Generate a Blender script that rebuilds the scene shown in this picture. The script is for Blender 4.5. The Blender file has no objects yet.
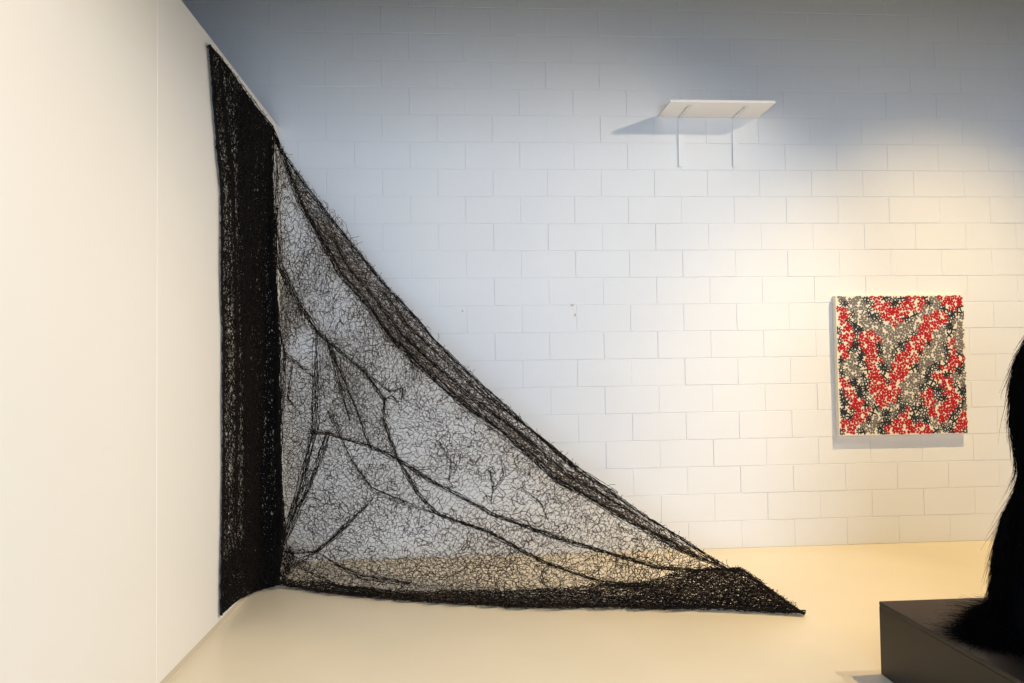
import bpy, bmesh, math, random
import numpy as np
from mathutils import Matrix, Vector
random.seed(7); RNG = np.random.default_rng(11)
S = bpy.context.scene; COL = S.collection

# ---------------------------------------------------------------- camera
FPX = 740.0
CAM = np.array([0.984, -5.455, 1.380]); YAW, PITCH, ROLL = 0.0664, 0.0335, -0.0139
cy, sy, cp, sp, cr, sr = math.cos(YAW), math.sin(YAW), math.cos(PITCH), math.sin(PITCH), math.cos(ROLL), math.sin(ROLL)
Fw = np.array([sy*cp, cy*cp, sp]); R0 = np.array([cy, -sy, 0.0]); U0 = np.cross(R0, Fw)
Rt = cr*R0 + sr*U0; Up = -sr*R0 + cr*U0
cd = bpy.data.cameras.new('camera'); cam = bpy.data.objects.new('camera', cd); COL.objects.link(cam)
m = Matrix(((Rt[0], Up[0], -Fw[0], CAM[0]), (Rt[1], Up[1], -Fw[1], CAM[1]), (Rt[2], Up[2], -Fw[2], CAM[2]), (0, 0, 0, 1)))
cam.matrix_world = m; cd.sensor_width = 36; cd.lens = FPX/1024*36; cd.clip_start = .02; S.camera = cam

def ray(u, v):
    u = np.asarray(u, float); v = np.asarray(v, float)
    return ((u-512)/FPX)[..., None]*Rt - ((v-341.5)/FPX)[..., None]*Up + Fw
def t_plane(d, p0, n): return ((p0-CAM)@n)/(d@n)
def on_plane(u, v, p0, n):
    d = ray(u, v); return CAM + t_plane(d, np.array(p0, float), np.array(n, float))[..., None]*d if np.ndim(u) else CAM + float(t_plane(d, np.array(p0, float), np.array(n, float)))*d

# ---------------------------------------------------------------- helpers
def mat(name, col, rough=.6, spec=.5, metal=0.0, noise=None, bump=None, coat=0.0):
    mt = bpy.data.materials.new(name); mt.use_nodes = True; nt = mt.node_tree; b = nt.nodes['Principled BSDF']
    b.inputs['Base Color'].default_value = (*col, 1); b.inputs['Roughness'].default_value = rough
    b.inputs['Specular IOR Level'].default_value = spec; b.inputs['Metallic'].default_value = metal
    b.inputs['Coat Weight'].default_value = coat
    tc = nt.nodes.new('ShaderNodeTexCoord')
    if noise:
        sc, amt, det = noise
        n = nt.nodes.new('ShaderNodeTexNoise'); n.inputs['Scale'].default_value = sc; n.inputs['Detail'].default_value = det
        nt.links.new(tc.outputs['Object'], n.inputs['Vector'])
        r = nt.nodes.new('ShaderNodeMapRange'); r.inputs['From Min'].default_value = .25; r.inputs['From Max'].default_value = .75
        r.inputs['To Min'].default_value = 1-amt; r.inputs['To Max'].default_value = 1+amt
        nt.links.new(n.outputs['Fac'], r.inputs['Value'])
        mx = nt.nodes.new('ShaderNodeMix'); mx.data_type = 'RGBA'; mx.blend_type = 'MULTIPLY'; mx.inputs['Factor'].default_value = 1
        mx.inputs[6].default_value = (*col, 1); nt.links.new(r.outputs['Result'], mx.inputs[7]); nt.links.new(mx.outputs[2], b.inputs['Base Color'])
    if bump:
        sc, st, dist = bump
        n = nt.nodes.new('ShaderNodeTexNoise'); n.inputs['Scale'].default_value = sc; n.inputs['Detail'].default_value = 6
        nt.links.new(tc.outputs['Object'], n.inputs['Vector'])
        bp = nt.nodes.new('ShaderNodeBump'); bp.inputs['Strength'].default_value = st; bp.inputs['Distance'].default_value = dist
        nt.links.new(n.outputs['Fac'], bp.inputs['Height']); nt.links.new(bp.outputs['Normal'], b.inputs['Normal'])
    return mt

M = dict(
    block=mat('painted_block', (.80, .80, .79), .62, .3, noise=(1.3, .02, 3), bump=(90, .25, .004)),
    partition=mat('painted_drywall', (.83, .80, .74), .55, .3, noise=(.9, .012, 3), bump=(60, .05, .002)),
    plain=mat('grey_wall_paint', (.42, .42, .42), .7, .3),
    dark=mat('dark_ceiling_paint', (.05, .05, .055), .8, .2),
    floor=mat('sealed_concrete', (.74, .655, .50), .36, .45, noise=(1.1, .06, 6), bump=(25, .06, .002)),
    seam=mat('joint_paint', (.86, .83, .77), .5, .3),
    net=mat('warm_lit_fibre', (.062, .037, .019), .75, .25),  # black net strands with the brown of warm light put into the colour
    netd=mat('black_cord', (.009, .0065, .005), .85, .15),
    shelf=mat('white_laminate', (.88, .85, .80), .5, .4),
    steel=mat('white_enamelled_steel', (.80, .82, .84), .45, .5),
    screw=mat('dark_screw', (.08, .08, .09), .4, .5),
    canvas=mat('cream_canvas', (.84, .77, .62), .7, .3, bump=(400, .1, .001)),
    red=mat('crimson_paint', (.46, .006, .011), .5, .4),
    black=mat('black_paint', (.018, .022, .026), .5, .4),
    grey=mat('grey_paint', (.19, .168, .15), .55, .4),
    plinth=mat('dark_brown_lacquer', (.021, .0145, .009), .42, .4, noise=(2, .05, 3)),
    fur=mat('black_hair', (.002, .002, .0025), .9, .03),
    stain=mat('ochre_stain', (.62, .50, .36), .7, .2),
)

def link(name, verts, faces, material, parent=None, smooth=False, mats=None, mi=None):
    me = bpy.data.meshes.new(name); me.from_pydata([tuple(map(float, v)) for v in verts], [], faces)
    for mm in (mats or [material]): me.materials.append(mm)
    if mi is not None: me.polygons.foreach_set('material_index', mi)
    if smooth: me.polygons.foreach_set('use_smooth', [True]*len(me.polygons))
    me.update(); o = bpy.data.objects.new(name, me); COL.objects.link(o)
    if parent is not None:
        o.parent = parent; me.transform(Matrix.Translation(-Vector(parent.location)))
    return o
def from_bm(name, bm, material, parent=None, smooth=False):
    me = bpy.data.meshes.new(name); bm.normal_update(); bm.to_mesh(me); bm.free()
    for mm in (material if isinstance(material, list) else [material]): me.materials.append(mm)
    if smooth: me.polygons.foreach_set('use_smooth', [True]*len(me.polygons))
    o = bpy.data.objects.new(name, me); COL.objects.link(o)
    if parent is not None:
        o.parent = parent; me.transform(Matrix.Translation(-Vector(parent.location)))
    return o
def bx(bm, x0, x1, y0, y1, z0, z1, bevel=0.0, seg=1):
    r = bmesh.ops.create_cube(bm, size=1.0, matrix=Matrix.Translation(((x0+x1)/2, (y0+y1)/2, (z0+z1)/2)) @ Matrix.Diagonal((x1-x0, y1-y0, z1-z0, 1)))
    if bevel:
        es = set(e for v in r['verts'] for e in v.link_edges)
        bmesh.ops.bevel(bm, geom=list(es), offset=bevel, segments=seg, affect='EDGES', profile=.5)
def box(name, a, material, parent=None, bevel=0.0, seg=1):
    bm = bmesh.new(); bx(bm, *a, bevel=bevel, seg=seg); return from_bm(name, bm, material, parent)
def struct(o): o['kind'] = 'structure'; return o
def thing(name, loc, label, cat):
    o = bpy.data.objects.new(name, None); o.location = loc; o.empty_display_size = .1; COL.objects.link(o)
    o['label'] = label; o['category'] = cat; return o

def prisms(P, Q, rad, name, material, parent=None):
    """a thin three-sided strand for every segment P[i]->Q[i], all in one mesh"""
    P = np.asarray(P, float); Q = np.asarray(Q, float); rad = np.broadcast_to(np.asarray(rad, float), (len(P),))
    d = Q-P; L = np.linalg.norm(d, axis=1); k = L > 1e-6; P, Q, d, L, rad = P[k], Q[k], d[k], L[k], rad[k]
    d = d/L[:, None]; P = P-d*rad[:, None]*.6; Q = Q+d*rad[:, None]*.6
    a = np.cross(d, np.array([.31, .87, .38])); a /= np.linalg.norm(a, axis=1)[:, None]; b = np.cross(d, a)
    n = len(P); V = np.zeros((n, 6, 3))
    for i in range(3):
        t = 2*math.pi*i/3; o = (a*math.cos(t)+b*math.sin(t))*rad[:, None]; V[:, i] = P+o; V[:, 3+i] = Q+o
    base = (np.arange(n)*6)[:, None, None]
    Fq = (np.array([[0, 1, 4, 3], [1, 2, 5, 4], [2, 0, 3, 5]])[None]+base).reshape(-1, 4)
    V = V.reshape(-1, 3)
    if parent is not None: V = V-np.array(parent.location)
    me = bpy.data.meshes.new(name); me.vertices.add(len(V)); me.vertices.foreach_set('co', V.ravel())
    me.loops.add(Fq.size); me.loops.foreach_set('vertex_index', Fq.ravel().astype(np.int32))
    me.polygons.add(len(Fq)); me.polygons.foreach_set('loop_start', (np.arange(len(Fq))*4).astype(np.int32))
    me.materials.append(material); me.update(calc_edges=True); me.validate()
    o = bpy.data.objects.new(name, me); COL.objects.link(o)
    if parent is not None: o.parent = parent
    return o

# ---------------------------------------------------------------- the room
XP = -.338; ZP = 3.151; BW, BH = .4064, .2032
XR, XL, YF, ZC = 5.6, -3.2, -8.6, 5.2
# block wall: mortar plane plus individually set, softly bevelled blocks in running bond
bm = bmesh.new(); bx(bm, XL, XR, 0.0, .2, 0, ZC)
row = 0
while row*BH < ZC-.01:
    z0, z1 = row*BH, min((row+1)*BH, ZC)
    off = 0.0 if row % 2 else BW/2
    j = int((XL-off)//BW)
    while off+j*BW < XR:
        x0, x1 = max(off+j*BW, XL), min(off+(j+1)*BW, XR)
        if x1-x0 > .03:
            g = .0023; pr = .0031+random.uniform(-.0010, .0014)
            bx(bm, x0+g*random.uniform(.5, 1.1), x1-g*random.uniform(.5, 1.1), -pr, .001, z0+g*random.uniform(.6, 1.1), z1-g*random.uniform(.6, 1.1), bevel=.0018)
        j += 1
    row += 1
struct(from_bm('wall_back', bm, M['block']))
struct(box('floor', (XL, XR, YF, .0, -.2, 0), M['floor']))
bm = bmesh.new(); bx(bm, XL-.2, XR+.2, YF-.2, .2, ZC, ZC+.1); bx(bm, XL, XR, YF, -4.9, 2.3, ZC)   # tall hall, unseen soffit shaped to cut daylight off the upper block wall
struct(from_bm('ceiling', bm, M['dark']))
struct(box('wall_right', (XR, XR+.2, YF, .2, -.2, ZC), M['plain']))
struct(box('wall_front', (XL, XR, YF-.2, YF, -.2, ZC), M['plain']))
struct(box('wall_far_left', (XL-.2, XL, YF-.2, .2, -.2, ZC), M['plain']))
# free-standing partition on the left, floating just clear of the floor on a recessed base
struct(box('wall_left', (XP-.14, XP, -5.9, -.003, .035, ZP), M['partition'], bevel=.002))
struct(box('baseboard_left', (XP-.12, XP-.006, -5.88, -.004, 0, .036), mat('recessed_base', (.62, .54, .42), .5, .3)))
ys = on_plane(157, 420, (XP, 0, 0), (1, 0, 0))[1]
struct(box('trim_1', (XP-.001, XP+.0007, ys-.0028, ys+.0028, .037, ZP-.002), M['seam']))
# paint drips / stains left on the blocks
def stain(u, v, ru, rv, name='wall_stain'):
    c = on_plane(u, v, (0, -.0060, 0), (0, 1, 0)); n = 14; vs = []
    for i in range(n):
        a = 2*math.pi*i/n; k = 1+.25*math.sin(3*a+u)
        vs.append((c[0]+ru*math.cos(a)*k, -.0060, c[2]+rv*math.sin(a)*k))
    vs2 = [(x, -.0016, z) for x, y, z in vs]
    fs = [tuple(range(n))]+[(i, (i+1) % n, n+(i+1) % n, n+i) for i in range(n)]
    return link('trim_stain', vs+vs2, fs, M['stain'])
for k, a in enumerate([(572.5, 305, .012, .008), (575.3, 315, .006, .011), (462.6, 311, .006, .010)]):
    o = stain(*a); o.name = 'trim_%d' % (k+2); struct(o)

# ---------------------------------------------------------------- wall shelf on two steel brackets
W0 = (0, 0, 0)
bl = on_plane(658, 116.5, W0, (0, 1, 0)); br = on_plane(757.5, 119.5, W0, (0, 1, 0)); zs = (bl[2]+br[2])/2
sh = thing('wall_shelf', ((bl[0]+br[0])/2, 0, zs), 'empty white board shelf mounted high on the block wall on two white brackets', 'shelf')
dep = -on_plane(723, 102.6, (0, 0, zs), (0, 0, 1))[1]
print('shelf z', zs, 'depth', dep, 'w', br[0]-bl[0])
box('board', (bl[0], br[0], -dep, -.004, zs, zs+.019), M['shelf'], sh, bevel=.0015)
for u in (681, 735):
    p = on_plane(u, 140, W0, (0, 1, 0)); pb = on_plane(u, 167, W0, (0, 1, 0)); x = p[0]
    bm = bmesh.new(); bx(bm, x-.024, x+.024, -.010, -.003, pb[2], zs-.001, bevel=.001)
    bx(bm, x-.024, x-.020, -.016, -.004, pb[2], zs-.002)
    bx(bm, x-.024, x+.012, -dep*.80, -.004, zs-.004, zs-.0005, bevel=.001)
    bx(bm, x-.024, x-.021, -dep*.80, -.004, zs-.014, zs-.001)
    br_ = from_bm('bracket', bm, M['block'], sh)
    for zz in (pb[2]+.03, zs-.045):
        bm = bmesh.new()
        bmesh.ops.create_cone(bm, segments=12, radius1=.0035, radius2=.002, depth=.004, cap_ends=True, matrix=Matrix.Translation((x, -.012, zz)) @ Matrix.Rotation(math.pi/2, 4, 'X'))
        me = bpy.data.meshes.new('screw'); bm.to_mesh(me); bm.free(); me.materials.append(M['steel']); me.transform(Matrix.Translation(-Vector(sh.location)))
        sc = bpy.data.objects.new('screw', me); COL.objects.link(sc); sc.parent = br_

# ---------------------------------------------------------------- painting
tk = .055
fp = lambda u, v: on_plane(u, v, (0, -tk, 0), (0, 1, 0))
px0, px1, pz0, pz1 = fp(837.3, 365)[0], fp(966, 365)[0], fp(902, 434.8)[2], fp(902, 295)[2]; pw, ph = px1-px0, pz1-pz0
print('painting', px0, px1, pz0, pz1)
pt = thing('painting', ((px0+px1)/2, 0, pz0), 'square canvas of red, grey and black marks hung on the block wall', 'painting')
box('canvas', (px0, px1, -tk, -.0058, pz0, pz1), M['canvas'], pt, bevel=.003, seg=2)
# colour map of the canvas, in hundredths of its width from the left / height from the top
def seg_d(p, a, b):
    ax, ay = a; bx_, by = b; dx, dy = bx_-ax, by-ay; t = max(0, min(1, ((p[0]-ax)*dx+(p[1]-ay)*dy)/(dx*dx+dy*dy+1e-9)))
    return math.hypot(p[0]-ax-t*dx, p[1]-ay-t*dy)
def pl_d(p, pl): return min(seg_d(p, pl[i], pl[i+1]) for i in range(len(pl)-1)) if len(pl) > 1 else math.hypot(p[0]-pl[0][0], p[1]-pl[0][1])
REDS = [([(24, 30), (28, 50), (32, 72), (38, 73), (48, 54), (60, 38), (78, 18), (83, 18)], 6.2), ([(22, 30), (31, 31)], 3),
        ([(34, 5), (39, 11), (44, 16), (52, 11), (64, 5)], 5.5), ([(4, 14), (6, 22), (10, 28)], 4.5), ([(3, 38), (6, 41)], 4), ([(12, 30), (9, 34)], 2.5),
        ([(86, 4), (94, 4), (92, 8)], 4.5), ([(88, 34), (91, 44), (92, 51)], 3.0), ([(83, 54), (98, 47)], 3), ([(77, 58), (84, 66), (90, 74), (86, 80), (78, 86)], 4.2),
        ([(69, 72), (70, 82), (80, 88)], 4.2), ([(97, 88), (92, 97)], 4), ([(3, 62), (10, 72), (14, 80), (19, 84)], 4.2), ([(5, 94), (12, 91), (16, 86)], 4.2),
        ([(50, 86), (52, 92), (40, 97), (66, 97)], 5)]
GREYS = [([(12, 5), (20, 12), (26, 22), (42, 27), (58, 23), (72, 12), (78, 5)], 6), ([(40, 30), (40, 42), (42, 48)], 6), ([(10, 44), (7, 52), (14, 56)], 6),
         ([(24, 66), (26, 78)], 3.5), ([(50, 66), (58, 60), (62, 62)], 5), ([(52, 74), (60, 68)], 4.5), ([(72, 40), (68, 48), (78, 44), (80, 30)], 6), ([(94, 18), (94, 30), (97, 38)], 5.5),
         ([(86, 62), (97, 58)], 4), ([(97, 82)], 4), ([(20, 92), (24, 97), (30, 84)], 4), ([(75, 78), (76, 94), (78, 97)], 3.6), ([(98, 62)], 4), ([(44, 78), (40, 88)], 3.2), ([(56, 80), (60, 74)], 3.2),
         ([(98, 10)], 3), ([(86, 91), (82, 96)], 2.5)]
def pcol(p):
    p = (p[0]+1.2*math.sin(p[1]*.9), p[1]+1.2*math.sin(p[0]*1.1))
    r = min(pl_d(p, a)-w for a, w in REDS); g = min(pl_d(p, a)-w for a, w in GREYS)
    if r < 0: return 0
    if g < -1.5: return 2
    return 1 if r < 5.9 or g > 3.0 else 2
mv, mf, mi = [], [], []
def stroke(pts, w, col, h):
    """a flat paint ribbon standing h proud of the canvas"""
    n = len(pts); s = len(mv)
    for i, (x, y) in enumerate(pts):
        a = pts[max(i-1, 0)]; b = pts[min(i+1, n-1)]; dx, dy = b[0]-a[0], b[1]-a[1]; l = math.hypot(dx, dy)+1e-9; nx, ny = -dy/l*w/2, dx/l*w/2
        for sgn in (1, -1):
            X = px0+(x+nx*sgn)*pw/100; Z = pz1-(y+ny*sgn)*ph/100
            mv.append((X, -tk-h, Z)); mv.append((X, -tk+.0005, Z))
    for i in range(n-1):
        q = s+4*i
        mf.append((q, q+2, q+6, q+4)); mf.append((q, q+4, q+5, q+1)); mf.append((q+2, q+3, q+7, q+6)); mi.extend([col]*3)
def mark(cx, cy_, r, col):
    H = lambda: .0007+random.random()*.0018
    a0 = random.uniform(0, math.pi); kind = random.random(); ok = lambda x, y: (min(99.3, max(.9, x)), min(99.3, max(.9, y)))
    P_ = lambda rad, a: ok(cx+rad*math.cos(a), cy_+rad*math.sin(a))
    if col == 1 and kind < .5:       # brushed cross or star
        n = 2 if kind < .33 else 3
        for k in range(n):
            a = a0+k*math.pi/n; stroke([P_(-r, a), P_(r, a)], 1.15, col, H())
    elif col == 1:                   # dark daisy: small ring with many short petals
        for k in range(8):
            a = a0+math.pi*k/4; stroke([P_(.45*r, a), P_(.98*r, a)], .85, col, H())
        for k in range(6):
            a = a0+math.pi*k/3; stroke([P_(.42*r, a), P_(.42*r, a+math.pi/3)], .7, col, H())
    else:                            # blossom of fat curved petals
        n = random.choice((4, 5, 5, 6)); w = 1.32 if col == 0 else 1.25
        for k in range(n):
            a = a0+2*math.pi*k/n+random.uniform(-.2, .2); c = random.uniform(.2, .5)*random.choice((-1, 1))
            stroke([P_(.18*r, a), P_(.62*r, a+c*.5), P_(r*random.uniform(.9, 1.1), a+c)], w, col, H())
for i in range(25):
    for j in range(27):
        x = 2.6+(i+(.5 if j % 2 and i < 24 else 0))*94.8/24+random.uniform(-1.2, 1.2); y = 2.6+j*94.8/26+random.uniform(-1.1, 1.1)
        c = pcol((x, y)); mark(x, y, random.uniform(2.1, 2.6) if c != 1 else random.uniform(2.5, 3.2), c)
link('painted_pattern', mv, mf, None, pt, mats=[M['red'], M['black'], M['grey']], mi=mi)

# ---------------------------------------------------------------- draped net
C3 = on_plane(275, 128, (XP+.02, 0, 0), (1, 0, 0))            # high pin, close to the room corner
F3 = on_plane(281, 586, (0, 0, .012), (0, 0, 1))              # where the sail leaves the partition foot
T3 = on_plane(805.5, 613, (0, 0, .012), (0, 0, 1))            # tip on the floor
print('net', C3, F3, T3)
nR = np.cross(F3-C3, T3-C3); nR /= np.linalg.norm(nR)
if nR[1] > 0: nR = -nR                                         # towards the viewer side of the room
HYP = [(208.7, 45), (220.4, 58), (237, 80), (258, 109), (272, 126), (280, 147), (309.4, 189), (321, 203), (351.6, 243), (389, 287.7), (419.5, 320.5), (435, 339), (486.6, 388.5), (526.5, 423.7), (573, 463.5), (608, 489), (645, 515), (680, 536), (703.7, 552.6), (731.8, 569), (741, 568), (750.5, 573.7), (778.6, 594.7), (805.5, 613.5)]
BOT = [(805.5, 613.5), (783, 613), (715, 609), (657, 609), (610, 607.7), (517, 608), (477, 604.7), (447, 603.5), (400, 601), (384, 599), (321, 593), (279, 585)]
BOTL = [(279, 585), (266, 588), (253, 592), (237, 600), (220.4, 615)]
LEFT = [(220.4, 615), (221.6, 540), (222.6, 470), (222.6, 340), (221, 274), (221, 190), (218, 161), (212.6, 93), (208.7, 45)]
MID = [(272, 126), (273.5, 180), (274.5, 240), (278, 300), (280, 360), (281, 450), (284, 530), (279, 585)]   # where partition panel meets sail
H_IN = [(280, 147), (290.7, 180), (302, 206), (323.5, 243), (340, 274), (368, 306), (391, 339), (435, 379), (470, 410), (503, 433), (531, 456), (559, 482), (573, 489), (601, 505), (629.5, 521.5), (657, 536), (687, 552.6), (720, 566.6)]
def interp_y(pl, v):
    a = sorted([(p[1], p[0]) for p in pl]); return np.interp(v, [p[0] for p in a], [p[1] for p in a])
def bulge(u, v):   # soft folds of the sail, metres towards the room
    return .05*np.sin(u/31+v/57)+.035*np.sin(u/17-v/23+1.3)+.02*np.sin(v/11+u/40)
def to3(u, v, back=0.0):
    """panel position -> point on the draped surface (partition panel, sail, or lying on the floor)"""
    u = np.asarray(u, float); v = np.asarray(v, float); d = ray(u, v); back = np.broadcast_to(back, u.shape)
    tS = t_plane(d, C3, nR)
    edge = np.clip((np.minimum.reduce([600-v, v-60, 780-u]))/80, 0, 1)
    tS = tS-(bulge(u, v)*.8)*edge*np.clip((u-281)/60, 0, 1)+back
    tP = t_plane(d, np.array([XP+.012, 0, 0]), np.array([1., 0, 0]))
    tP = np.where((tP > 0) & (tP < 6.5), tP, 6.5)
    xl = interp_y(LEFT, v); xm = interp_y(MID, v); s = np.clip((u-xl)/(xm-xl), 0, 1)
    tL = tP*(1-s**1.6)+tS*s**1.6-.05*np.sin(s*9+v/90)*np.sin(s*math.pi)
    t = np.where(u < xm, np.minimum(tL+back*.4, tP), tS)
    fl = t_plane(d, np.array([0, 0, .006]), np.array([0, 0, 1.])); fl = np.where(fl > 0, fl, 99)
    rise = .018*(1+np.sin(u/7+v*1.3))*np.clip((806-u)/100, 0, 1)
    fl = fl-rise-np.abs(back)*.4
    t = np.minimum(t, fl)
    wl = t_plane(d, np.array([0, -.02, 0]), np.array([0, 1., 0])); t = np.minimum(t, np.where(wl > 0, wl, 99))
    return CAM+t[..., None]*d
def inside(u, v, poly):
    u = np.asarray(u); v = np.asarray(v); c = np.zeros(u.shape, bool); n = len(poly)
    for i in range(n):
        x1, y1 = poly[i]; x2, y2 = poly[(i+1) % n]
        if y1 == y2: continue
        k = ((y1 > v) != (y2 > v)) & (u < (x2-x1)*(v-y1)/(y2-y1)+x1); c ^= k
    return c
FOLDS = [  # (polyline, strength, reach)
    ([(275, 140), (276, 215), (278, 264), (298, 302), (317.6, 332)], .75, 7, 9), ([(317, 332), (316.5, 377), (315, 428), (300, 490), (284, 538)], .6, 6, 9),
    ([(328, 433), (318, 462), (307, 490), (286, 536)], .7, 6, 9), ([(280, 330), (284.8, 353), (280, 431)], .6, 5, 4), ([(284.8, 353), (299, 364), (314, 377)], .5, 5, 4),
    ([(292, 366), (288, 400), (293, 404)], .3, 3, 2),
    ([(317.6, 332), (349, 358), (363, 370), (384.4, 400), (384, 419), (398.4, 459), (415, 490), (423, 500), (437.5, 513), (486.6, 531), (521.8, 551), (550, 564), (601, 582), (650, 586)], .75, 7, 5),
    ([(312, 432), (328, 433), (342, 438), (370, 446), (398, 459), (419.5, 473), (440, 485), (468, 500), (493.7, 514.5), (559, 538), (599, 550), (657, 567), (703.7, 571), (741, 569)], .75, 8, 6),
    ([(330, 410), (342, 438), (351.6, 459), (370, 487), (377, 491), (419.5, 507.5), (437, 513)], .6, 6, 3), ([(372, 498), (349, 521.5), (333, 538), (316.5, 551), (300, 562), (283.7, 573)], .7, 6, 6),
    ([(284, 552), (300, 553), (316, 552)], .5, 4, 4), ([(316.5, 552), (340, 567), (363, 578), (410, 583)], .5, 6, 4),
    ([(365, 372), (390, 392), (403, 388), (401, 400)], .2, 4, 2), ([(340, 340), (330, 300), (322, 262)], .3, 9, 0), ([(350, 420), (335, 370), (325, 335)], .4, 10, 2),
    ([(371, 450), (352, 400), (330, 345)], .4, 9, 2), ([(490, 470), (493, 487), (491, 503)], .4, 5, 2), ([(520, 487), (540, 503), (548, 520)], .3, 4, 1),
    ([(299, 566), (340, 588), (420, 596)], .3, 6, 3), ([(550, 562), (541, 575), (545, 586)], .4, 5, 3), ([(398, 340), (412, 362), (414, 380)], .3, 6, 1),
    ([(384, 400), (392, 396), (397, 402)], .3, 4, 2), ([(437, 440), (452, 462), (449, 480)], .3, 5, 1), ([(500, 455), (505, 475), (494, 490)], .3, 5, 1),
    (H_IN, .8, 9, 9), ([(p[0]+9, p[1]-6) for p in H_IN[3:15]], .6, 6, 4), ([(p[0]+17, p[1]-13) for p in H_IN[5:14]], .5, 5, 3),
]
def attract(u, v):
    for pl, st, rc, nb in FOLDS:
        rc = rc*1.35; pl = np.array(pl, float); best = np.full(u.shape, 1e9); bu = u.copy(); bv = v.copy()
        for a, b in zip(pl[:-1], pl[1:]):
            d = b-a; t = np.clip(((u-a[0])*d[0]+(v-a[1])*d[1])/(d@d), 0, 1); qx = a[0]+t*d[0]; qy = a[1]+t*d[1]
            dd = np.hypot(u-qx, v-qy); k = dd < best; best = np.where(k, dd, best); bu = np.where(k, qx, bu); bv = np.where(k, qy, bv)
        w = st*np.exp(-(best/rc)**2)*.75; u = u+(bu-u)*w; v = v+(bv-v)*w
    return u, v
def warp(u, v, ph, amp=3.0):
    return (u+amp*np.sin(v/19+ph)*np.sin(u/27+ph*2)+amp*.4*np.sin(v/6.3+u/9+ph), v+amp*np.sin(u/23+ph*1.7)*np.sin(v/31-ph)+amp*.4*np.sin(u/5.7-v/8+ph))
def netting(poly, w, h, ang, ph, back=0.0, jit=.33, drop=.05, rad=(.0009, .0019), fold=True, dens=None):
    """a crinkled knotted mesh clipped to an outline; returns strand segments"""
    P = np.array(poly); cx, cy_ = P.mean(0); R = np.hypot(*(P-P.mean(0)).T).max()+8
    ni, nj = int(2*R/w)+2, int(2*R/h)+2
    I, J = np.meshgrid(np.arange(ni), np.arange(nj), indexing='ij')
    x = (I-ni/2)*w+RNG.normal(0, jit*w, I.shape); y = (J-nj/2)*h+RNG.normal(0, jit*h*.6, I.shape)+np.where((I+J) % 2 == 0, .18*h, -.18*h)
    c, s = math.cos(ang), math.sin(ang); u = cx+x*c-y*s; v = cy_+x*s+y*c
    u, v = warp(u, v, ph); ok = inside(u, v, poly)
    if fold: u, v = attract(u, v)
    e = []
    idx = np.arange(ni*nj).reshape(ni, nj)
    e.append(np.stack([idx[:-1].ravel(), idx[1:].ravel()], 1))
    vv = np.stack([idx[:, :-1].ravel(), idx[:, 1:].ravel()], 1); e.append(vv[((I+J)[:, :-1].ravel() % 2) == 0])
    E_ = np.concatenate(e); okf = ok.ravel(); E_ = E_[okf[E_[:, 0]] & okf[E_[:, 1]]]
    E_ = E_[RNG.random(len(E_)) > drop]
    if dens is not None:
        E_ = E_[RNG.random(len(E_)) < dens(u.ravel()[E_[:, 0]], v.ravel()[E_[:, 0]])]
    used = np.unique(E_); P3 = np.zeros((ni*nj, 3)); P3[used] = to3(u.ravel()[used], v.ravel()[used], back)
    P3[used] += RNG.normal(0, .004, (len(used), 3)); P3[used, 2] = np.maximum(P3[used, 2], .004); P3[used, 0] = np.maximum(P3[used, 0], XP+.004)
    return P3[E_[:, 0]], P3[E_[:, 1]], RNG.uniform(rad[0], rad[1], len(E_))
def tangles(n):
    """short stray crinkles caught in the sail"""
    P, Q, Rr = [], [], []
    x = RNG.uniform(275, 780, n*9); y = RNG.uniform(130, 600, n*9); k = inside(x, y, SAIL); x, y = x[k][:n], y[k][:n]
    for a, b in zip(x, y):
        m_ = int(RNG.integers(4, 9)); an = RNG.uniform(0, 6.28); q = [(a, b)]; r = RNG.uniform(.0014, .0030)
        for i in range(m_): an += RNG.normal(0, .75); q.append((q[-1][0]+1.9*math.cos(an), q[-1][1]+1.9*math.sin(an)))
        q = np.array(q); ok = inside(q[:, 0], q[:, 1], SAIL)
        if not ok.all(): continue
        X = to3(q[:, 0], q[:, 1], -.01); P.append(X[:-1]); Q.append(X[1:]); Rr.append(np.full(m_, r))
    return np.concatenate(P), np.concatenate(Q), np.concatenate(Rr)
def join(layers): return [np.concatenate([l[i] for l in layers]) for i in range(3)]

SAIL = HYP[4:]+BOT[1:]+MID[::-1][1:]
BAND = HYP[5:20]+H_IN[::-1]
ROLL = [(279, 579), (330, 583), (400, 591), (470, 590), (540, 589), (611, 584), (660, 578), (703, 571), (741, 568)]+HYP[20:]+BOT[1:]
TIP = [(655, 585), (700, 571), (741, 568)]+HYP[21:]+[(783, 613), (715, 609), (610, 607)]
LEFTP = HYP[:5]+MID[1:]+BOTL[1:]+LEFT[1:-1]
DARK = [(240, 84), (258, 109), (272, 126)]+MID[1:]+[(262, 589), (246, 590), (243, 450), (240, 300), (238, 180), (236, 100)]
FOOT = [(281, 505), (288, 540), (296, 556), (290, 572), (283, 584), (262, 588), (240, 598), (221, 613), (222, 560), (250, 530)]
LOW = [(281, 556), (340, 558), (520, 552), (600, 552), (690, 566), (640, 584), (400, 592), (300, 585)]
net = thing('draped_net', (float(F3[0]), float(F3[1]), 0.0), 'huge black fibre net draped from the left partition to the floor', 'net sculpture')
a_h = math.atan2(1.0, 1.15)
left_dens = lambda u, v: np.clip(.62+.25*np.sin(u*.55+v/120)+.3*np.sin(u*1.3+2*np.sin(v/60))+np.clip((190-v)/100, 0, .5)+np.clip((v-470)/100, 0, .5), .25, 1)
FAN = [(318, 334), (338, 352), (362, 385), (385, 425), (398, 458), (372, 448), (342, 438), (328, 425), (320, 390)]
STRIP = [(281, 355), (300, 365), (314, 378), (314, 428), (302, 484), (284, 536), (281, 500)]
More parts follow.
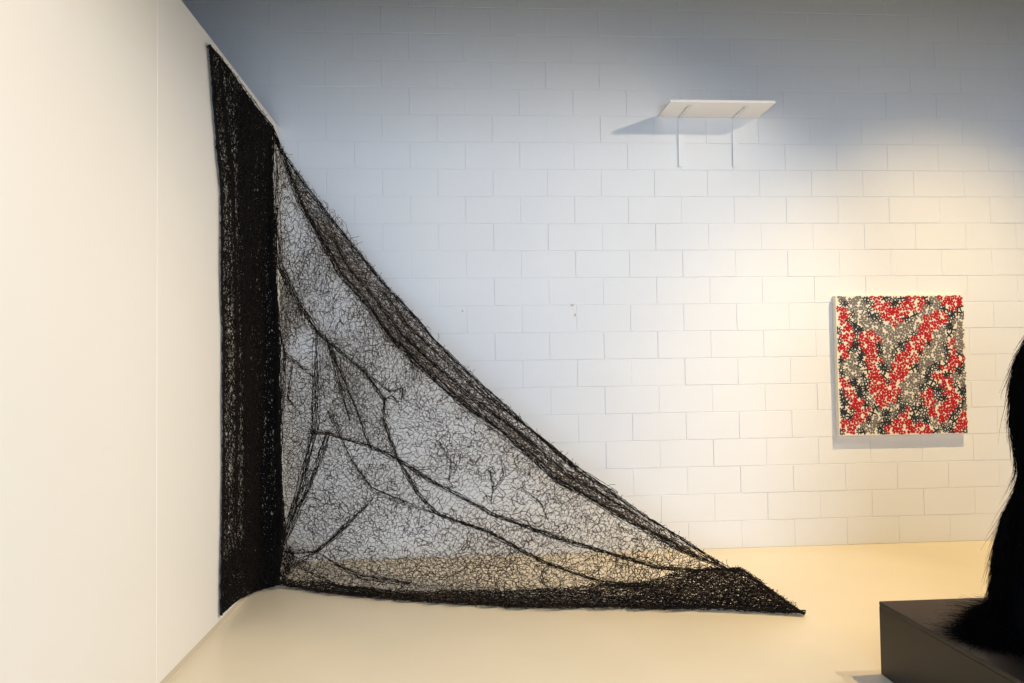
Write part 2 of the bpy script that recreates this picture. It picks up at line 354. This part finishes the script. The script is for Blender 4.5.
WEDGE = [(274, 225), (279, 262), (298, 300), (317, 331), (304, 332), (296, 345), (286, 352), (281, 420), (279, 330)]
UPPER = [(275, 140), (281, 148), (340, 215), (400, 305), (430, 345), (420, 400), (380, 430), (320, 350), (281, 330)]
FT = (.0007, .0017)
OPEN = [(455, 490, 45, 14), (410, 455, 18, 26), (385, 375, 14, 30), (298, 215, 12, 45), (300, 345, 12, 18), (520, 505, 50, 16), (300, 535, 12, 10), (470, 430, 30, 18), (400, 545, 60, 10), (335, 300, 12, 30)]
def patchy(k):
    def f(u, v):
        d = .55+.32*np.sin(u/29+k)*np.sin(v/23-k)+.16*np.sin((u+v)/13+2*k)+.14*np.sin((u-v)/9.+k)+.35*np.clip((480-u-.2*v)/260, 0, 1)*np.clip((v-400)/80, 0, 1)
        for a, b, ru, rv in OPEN: d = d-.55*np.exp(-((u-a)/ru)**2-((v-b)/rv)**2)
        return np.clip(d, .06, 1)
    return f
prisms(*join([netting(SAIL, 2.7, 3.7, 0, .3, 0, jit=.38, rad=FT, dens=lambda u, v: np.clip(.35+(v-230)/200, .35, 1)), netting(SAIL, 2.5, 4.4, .08, 2.1, .05, jit=.38, rad=FT, dens=patchy(0.)), netting(SAIL, 2.6, 4.6, -.2, 4.1, .09, jit=.42, rad=(.0011, .0026), dens=patchy(1.1)),
              netting(SAIL, 2.3, 6.0, .35, 6.1, .03, jit=.3, rad=FT, dens=patchy(2.3)), netting(UPPER, 1.9, 9.5, .04, 5.1, .03, jit=.25, rad=FT, dens=patchy(3.1)), netting(UPPER, 2.1, 10, -.03, 7.1, .0, jit=.25, rad=FT), netting(UPPER, 2.4, 8, -.1, 8.1, .06, jit=.25, rad=FT, dens=patchy(4.7)),
              netting(FAN, 1.9, 7, -.42, 1.1, .02, rad=(.0008, .0018)), netting(FAN, 2.1, 8, -.5, 3.1, .05, rad=(.0008, .0018)), netting(STRIP, 2.6, 7, .08, 2.7, .04, rad=(.0008, .002)),
              netting(WEDGE, 1.8, 7, -.2, 1.1, .02, rad=(.001, .0024)), netting(WEDGE, 2.0, 6, -.3, 2.1, .04, rad=(.001, .0024)), netting(WEDGE, 1.8, 8, -.1, 3.1, .0, rad=(.001, .0024)), tangles(1200)]), 'sail_netting', M['net'], net)
prisms(*join([netting(BAND, w_, h_, a_h-math.pi/2+a, p, b, rad=(.0010, .0024)) for w_, h_, a, p, b in ((3.0, 7, 0, .9, .03), (2.4, 9, .08, 3.9, .06), (2.6, 6, -.1, 1.9, .09), (2.2, 11, 0, 5.9, .11), (2.4, 12, .05, 6.9, .02), (2.2, 9, -.04, 7.9, .05))]), 'folded_border', M['net'], net)
prisms(*join([netting(ROLL, 3.2, 1.9, a, p, b, rad=(.0013, .0028)) for a, p, b in ((.02, .9, 0), (-.02, 2.9, .03), (.04, 4.4, .05), (0, 5.4, .02))]
             + [netting(TIP, 3.0, 2.1, a, p, b, fold=False, rad=(.0013, .0028)) for a, p, b in ((.25, 1.2, .02), (.12, 2.2, .04))]
             + [netting(LOW, 4.0, 3.0, .05, 3.3, .03)]), 'floor_hem', M['netd'], net)
dark_dens = lambda u, v: np.clip(.82+.35*np.sin(u*.8+1.5*np.sin(v/70))+.25*np.sin(u*1.9+v/50), .3, 1)
LR = (.0016, .0034)
prisms(*join([netting(LEFTP, 1.5, 8, 0, .4, 0, fold=False, dens=left_dens, rad=LR), netting(LEFTP, 1.6, 10, .03, 2.4, -.03, fold=False, dens=left_dens, rad=LR), netting(LEFTP, 1.8, 7, -.03, 4.4, -.06, fold=False, dens=left_dens, rad=LR),
              netting(LEFTP, 2.2, 5, 0, 5.4, -.02, fold=False), netting(LEFTP, 2.2, 4, 0, 6.4, -.05, fold=False), netting(LEFTP, 2.4, 6, .02, 7.4, 0, fold=False), netting(LEFTP, 1.8, 9, .0, 8.4, -.01, fold=False), netting(LEFTP, 2.0, 7, .02, 9.9, -.03, fold=False)]
             + [netting(DARK, 1.6, 8, a, p, b, fold=False, dens=dark_dens, rad=(.0018, .0038)) for a, p, b in ((0, 1.4, -.05), (.05, 3.1, -.08), (-.04, 5.1, -.1), (.02, 6.6, -.06), (-.02, 8.8, -.03), (.03, 10.1, -.07), (0, 11.4, -.09))]
             + [netting(FOOT, 2.0, 4, a, p, b, fold=False, rad=(.0015, .0034)) for a, p, b in ((.6, 1.0, -.03), (.3, 2.0, -.05), (.1, 3.0, -.04))]), 'partition_netting', M['netd'], net)

def resample(pl, step):
    pl = np.array(pl, float); L = np.r_[0, np.cumsum(np.hypot(*np.diff(pl, axis=0).T))]; s = np.linspace(0, L[-1], max(3, int(L[-1]/step)))
    return np.stack([np.interp(s, L, pl[:, 0]), np.interp(s, L, pl[:, 1])], 1)
def bundle(pl, n, w, rad, name, taper=True, mt='netd', ph=0.0, step=3.0):
    pts = resample(pl, step); d = np.gradient(pts, axis=0); d /= np.linalg.norm(d, axis=1)[:, None]; nn = np.stack([-d[:, 1], d[:, 0]], 1)
    P, Q, Rr = [], [], []; k = np.linspace(0, 1, len(pts)); env = (.45+.55*np.sin(math.pi*k)) if taper else np.ones(len(pts))
    for i in range(n):
        a = RNG.normal(0, .5)*w; o = (a*env+.5*w*np.sin(k*len(pts)/RNG.uniform(4, 9)+RNG.uniform(0, 6))+RNG.normal(0, .25, len(pts)))
        q = pts+nn*o[:, None]; X = to3(q[:, 0], q[:, 1], RNG.uniform(-.04, .01)); X[:, 2] = np.maximum(X[:, 2], .004); X[:, 0] = np.maximum(X[:, 0], XP+.004)
        lo = 0 if RNG.random() < .5 else int(RNG.integers(0, len(pts)//3+1)); hi = len(pts) if RNG.random() < .5 else len(pts)-int(RNG.integers(0, len(pts)//3+1))
        if not taper or n < 6: lo, hi = 0, len(pts)
        P.append(X[lo:hi-1]); Q.append(X[lo+1:hi]); Rr.append(RNG.uniform(rad*.6, rad*1.3, max(hi-lo-1, 0)))
    return prisms(np.concatenate(P), np.concatenate(Q), np.concatenate(Rr), name, M[mt], net)
for pl, st, rc, nb in FOLDS:
    if nb: bundle(pl, int(nb*1.6)+2, 1.1+nb*.26, .0018, 'gathered_fold')
bundle([(a-.8, b+.8) for a, b in HYP[4:]], 11, 1.7, .0017, 'edge_cord', taper=False)
bundle(HYP[:6], 10, 1.6, .0022, 'edge_cord', taper=False)
bundle([(a, b-1.8) for a, b in BOT], 10, 1.5, .0028, 'edge_cord', taper=False)
bundle([(a, b-1) for a, b in BOTL], 8, 1.3, .0028, 'edge_cord', taper=False)
bundle([(a+1.0, b) for a, b in LEFT], 12, 1.1, .0030, 'edge_cord', taper=False)
bundle([(a-3, b) for a, b in MID], 22, 3.0, .0030, 'gathered_fold', taper=False)
bundle([(246, 100), (248, 200), (247, 330), (252, 450), (262, 560)], 18, 3.0, .0028, 'gathered_fold')
bundle([(220, 70), (232, 170), (236, 280), (238, 400), (236, 520)], 12, 2.0, .0026, 'gathered_fold')
# frayed threads along the free edges
P, Q = [], []
for pl, cnt, sgn in ((HYP, 330, -1), (BOT, 110, 1)):
    pts = resample(pl, 2.0)
    for _ in range(cnt):
        i = int(RNG.integers(2, len(pts)-3)); a = pts[i]; d = pts[i+1]-pts[i]; d /= np.linalg.norm(d)+1e-9; n_ = np.array([d[1], -d[0]])
        if sgn > 0: n_ = -n_*.5
        L = RNG.uniform(1.0, 4.0)*(2.2 if RNG.random() < .06 else 1); q = [a-n_*1.5]; dirn = n_+d*RNG.uniform(-1.3, 1.3); dirn /= np.linalg.norm(dirn)
        for s_ in range(3):
            q.append(q[-1]+dirn*L*.5); an = RNG.uniform(-.9, .9); dirn = np.array([dirn[0]*math.cos(an)-dirn[1]*math.sin(an), dirn[0]*math.sin(an)+dirn[1]*math.cos(an)])
        q = np.array(q); X = to3(q[:, 0], q[:, 1]); X[:, 2] = np.maximum(X[:, 2], .003); X[:, 0] = np.maximum(X[:, 0], XP+.003); P.append(X[:-1]); Q.append(X[1:])
prisms(np.concatenate(P), np.concatenate(Q), .0014, 'frayed_thread', M['net'], net)['kind'] = 'stuff'

# ---------------------------------------------------------------- plinth and fur sculpture
pc = on_plane(881, 674, (0, 0, 0), (0, 0, 1)); pz = None
dd = ray(882, 601); t = (pc[1]-CAM[1])/dd[1]; pz = float(CAM[2]+t*dd[2]); print('plinth corner', pc, 'h', pz)
pl = thing('plinth', (pc[0]+.7, pc[1]-.75, 0), 'low dark brown box plinth standing on the floor at lower right', 'plinth')
box('body', (pc[0], pc[0]+1.4, pc[1]-1.5, pc[1], 0, pz-.02), M['plinth'], pl, bevel=.002)
box('top_board', (pc[0], pc[0]+1.4, pc[1]-1.5, pc[1], pz-.0195, pz), M['plinth'], pl, bevel=.003, seg=2)

bd = on_plane(1099, 632, (0, 0, pz), (0, 0, 1)); fx, fy = bd[0], bd[1]
fu = thing('hair_sculpture', (fx, fy, pz), 'tall shaggy black long-haired sculpture spilling over the dark plinth, cut off by the right edge', 'sculpture')
k_ = np.linalg.norm(bd-CAM)
dep_ = float((bd-CAM)@Fw); ppm = FPX/dep_
def hz(v): return float(CAM[2]+((ray(1099, v)*dep_)[2]))
prof = [(300, 2), (304, 16), (312, 32), (324, 47), (338, 56), (360, 66), (390, 73), (430, 73), (460, 69), (478, 67), (500, 73), (521, 83), (546, 91), (575, 96), (600, 99), (612, 102), (620, 104)]
prof = [(max(hz(v)-0, pz+.012) if v < 618 else pz+.004, r/ppm) for v, r in prof]
n = 48; vs, fs = [], []
for i, (z, r) in enumerate(prof):
    for k in range(n):
        a = 2*math.pi*k/n; rr = r*(.90+.05*math.sin(5*a+z*9)+.02*math.sin(13*a+z*5)); vs.append((fx+rr*math.cos(a), fy+rr*.85*math.sin(a), z))
for i in range(len(prof)-1):
    for k in range(n): fs.append((i*n+k, i*n+(k+1) % n, (i+1)*n+(k+1) % n, (i+1)*n+k))
fs.append(tuple(range(n))[::-1]); fs.append(tuple((len(prof)-1)*n+k for k in range(n)))
link('body', vs, fs, M['fur'], fu, smooth=True)
zz = np.array([p[0] for p in prof])[::-1]; rr_ = np.array([p[1] for p in prof])[::-1]
P, Q, Rr = [], [], []
for s_ in range(9000):      # locks running down the form
    a = RNG.uniform(0, 2*math.pi); z = RNG.uniform(pz+.05, zz[-1]); L = RNG.uniform(.12, .32); m_ = 7; lift = abs(RNG.normal(0, .012))*(1.8 if RNG.random() < .1 else 1); aa = a+RNG.normal(0, .12); pts = []
    for k in range(m_):
        t = k/(m_-1); zk = z-L*t; r = np.interp(max(zk, pz), zz, rr_)*.93+lift*t*1.2+.003
        if zk < pz+.006: r += (pz+.006-zk)*.8; zk = pz+.006+.004*RNG.random()
        an = a+(aa-a)*t; pts.append((fx+r*math.cos(an), fy+r*.86*math.sin(an), zk))
    pts = np.array(pts); P.append(pts[:-1]); Q.append(pts[1:]); Rr.append(np.linspace(.0014, .0003, m_-1))
for s_ in range(5200):      # pooled hair fanning out over the plinth top
    a = RNG.normal(math.pi*1.02, .42) if RNG.random() < .62 else RNG.uniform(0, 2*math.pi); L = RNG.uniform(.05, .17)*(1.25 if RNG.random() < .15 else 1)
    L *= .5+.95*math.exp(-((a-math.pi*1.03)/.30)**2); r0 = np.interp(pz+.01, zz, rr_)*RNG.uniform(.86, 1.0); h0 = RNG.uniform(.004, .035); m_ = 6; da = RNG.normal(0, .35); pts = []
    for k in range(m_):
        t = k/(m_-1); r = r0+L*t; an = a+da*t*t*.5; pts.append((fx+r*math.cos(an), fy+r*.9*math.sin(an), pz+.004+h0*(1-t)**1.7+.004*RNG.random()))
    pts = np.array(pts); P.append(pts[:-1]); Q.append(pts[1:]); Rr.append(np.linspace(.0016, .0003, m_-1))
prisms(np.concatenate(P), np.concatenate(Q), np.concatenate(Rr), 'long_hair', M['fur'], fu)['kind'] = 'stuff'

# ---------------------------------------------------------------- light
def area(name, loc, tgt, sx, sy_, power, col, spread=math.pi):
    l = bpy.data.lights.new(name, 'AREA'); l.shape = 'RECTANGLE'; l.size = sx; l.size_y = sy_; l.energy = power; l.color = col; l.spread = spread
    o = bpy.data.objects.new(name, l); COL.objects.link(o); o.location = loc
    o.rotation_euler = (Vector(tgt)-Vector(loc)).to_track_quat('-Z', 'Y').to_euler(); return o
def spot(name, loc, tgt, power, col, deg, blend=.6, rad=.05):
    l = bpy.data.lights.new(name, 'SPOT'); l.energy = power; l.color = col; l.spot_size = math.radians(deg); l.spot_blend = blend; l.shadow_soft_size = rad
    o = bpy.data.objects.new(name, l); COL.objects.link(o); o.location = loc
    o.rotation_euler = (Vector(tgt)-Vector(loc)).to_track_quat('-Z', 'Y').to_euler(); return o
w = bpy.data.worlds.new('world'); S.world = w; w.use_nodes = True; w.node_tree.nodes['Background'].inputs[0].default_value = (.5, .6, .8, 1); w.node_tree.nodes['Background'].inputs[1].default_value = .05
area('daylight_opening', (1.2, -8.3, 1.35), (.6, 0, 1.25), 4.0, 1.0, 340, (.54, .72, 1.0))
spot('painting_spot', (5.0, -2.1, 5.1), (4.3, -.9, -.6), 1020, (1.0, .72, .33), 76, 1.0, .02)
spot('net_spot', (5.2, -2.8, 4.25), (.5, -.2, .3), 600, (1.0, .88, .72), 70, 1.0, .08)
spot('partition_spot', (3.0, -4.4, 4.6), (-.3, -3.4, .5), 720, (1.0, .85, .63), 74, 1.0)
vs_ = S.view_settings; vs_.view_transform = 'Standard'; vs_.look = 'None'; vs_.exposure = 0.0; vs_.gamma = 1.0; vs_.use_curve_mapping = False
S.cycles.max_bounces = 8; S.cycles.diffuse_bounces = 4
try: S.cycles.use_denoising = True
except Exception: pass
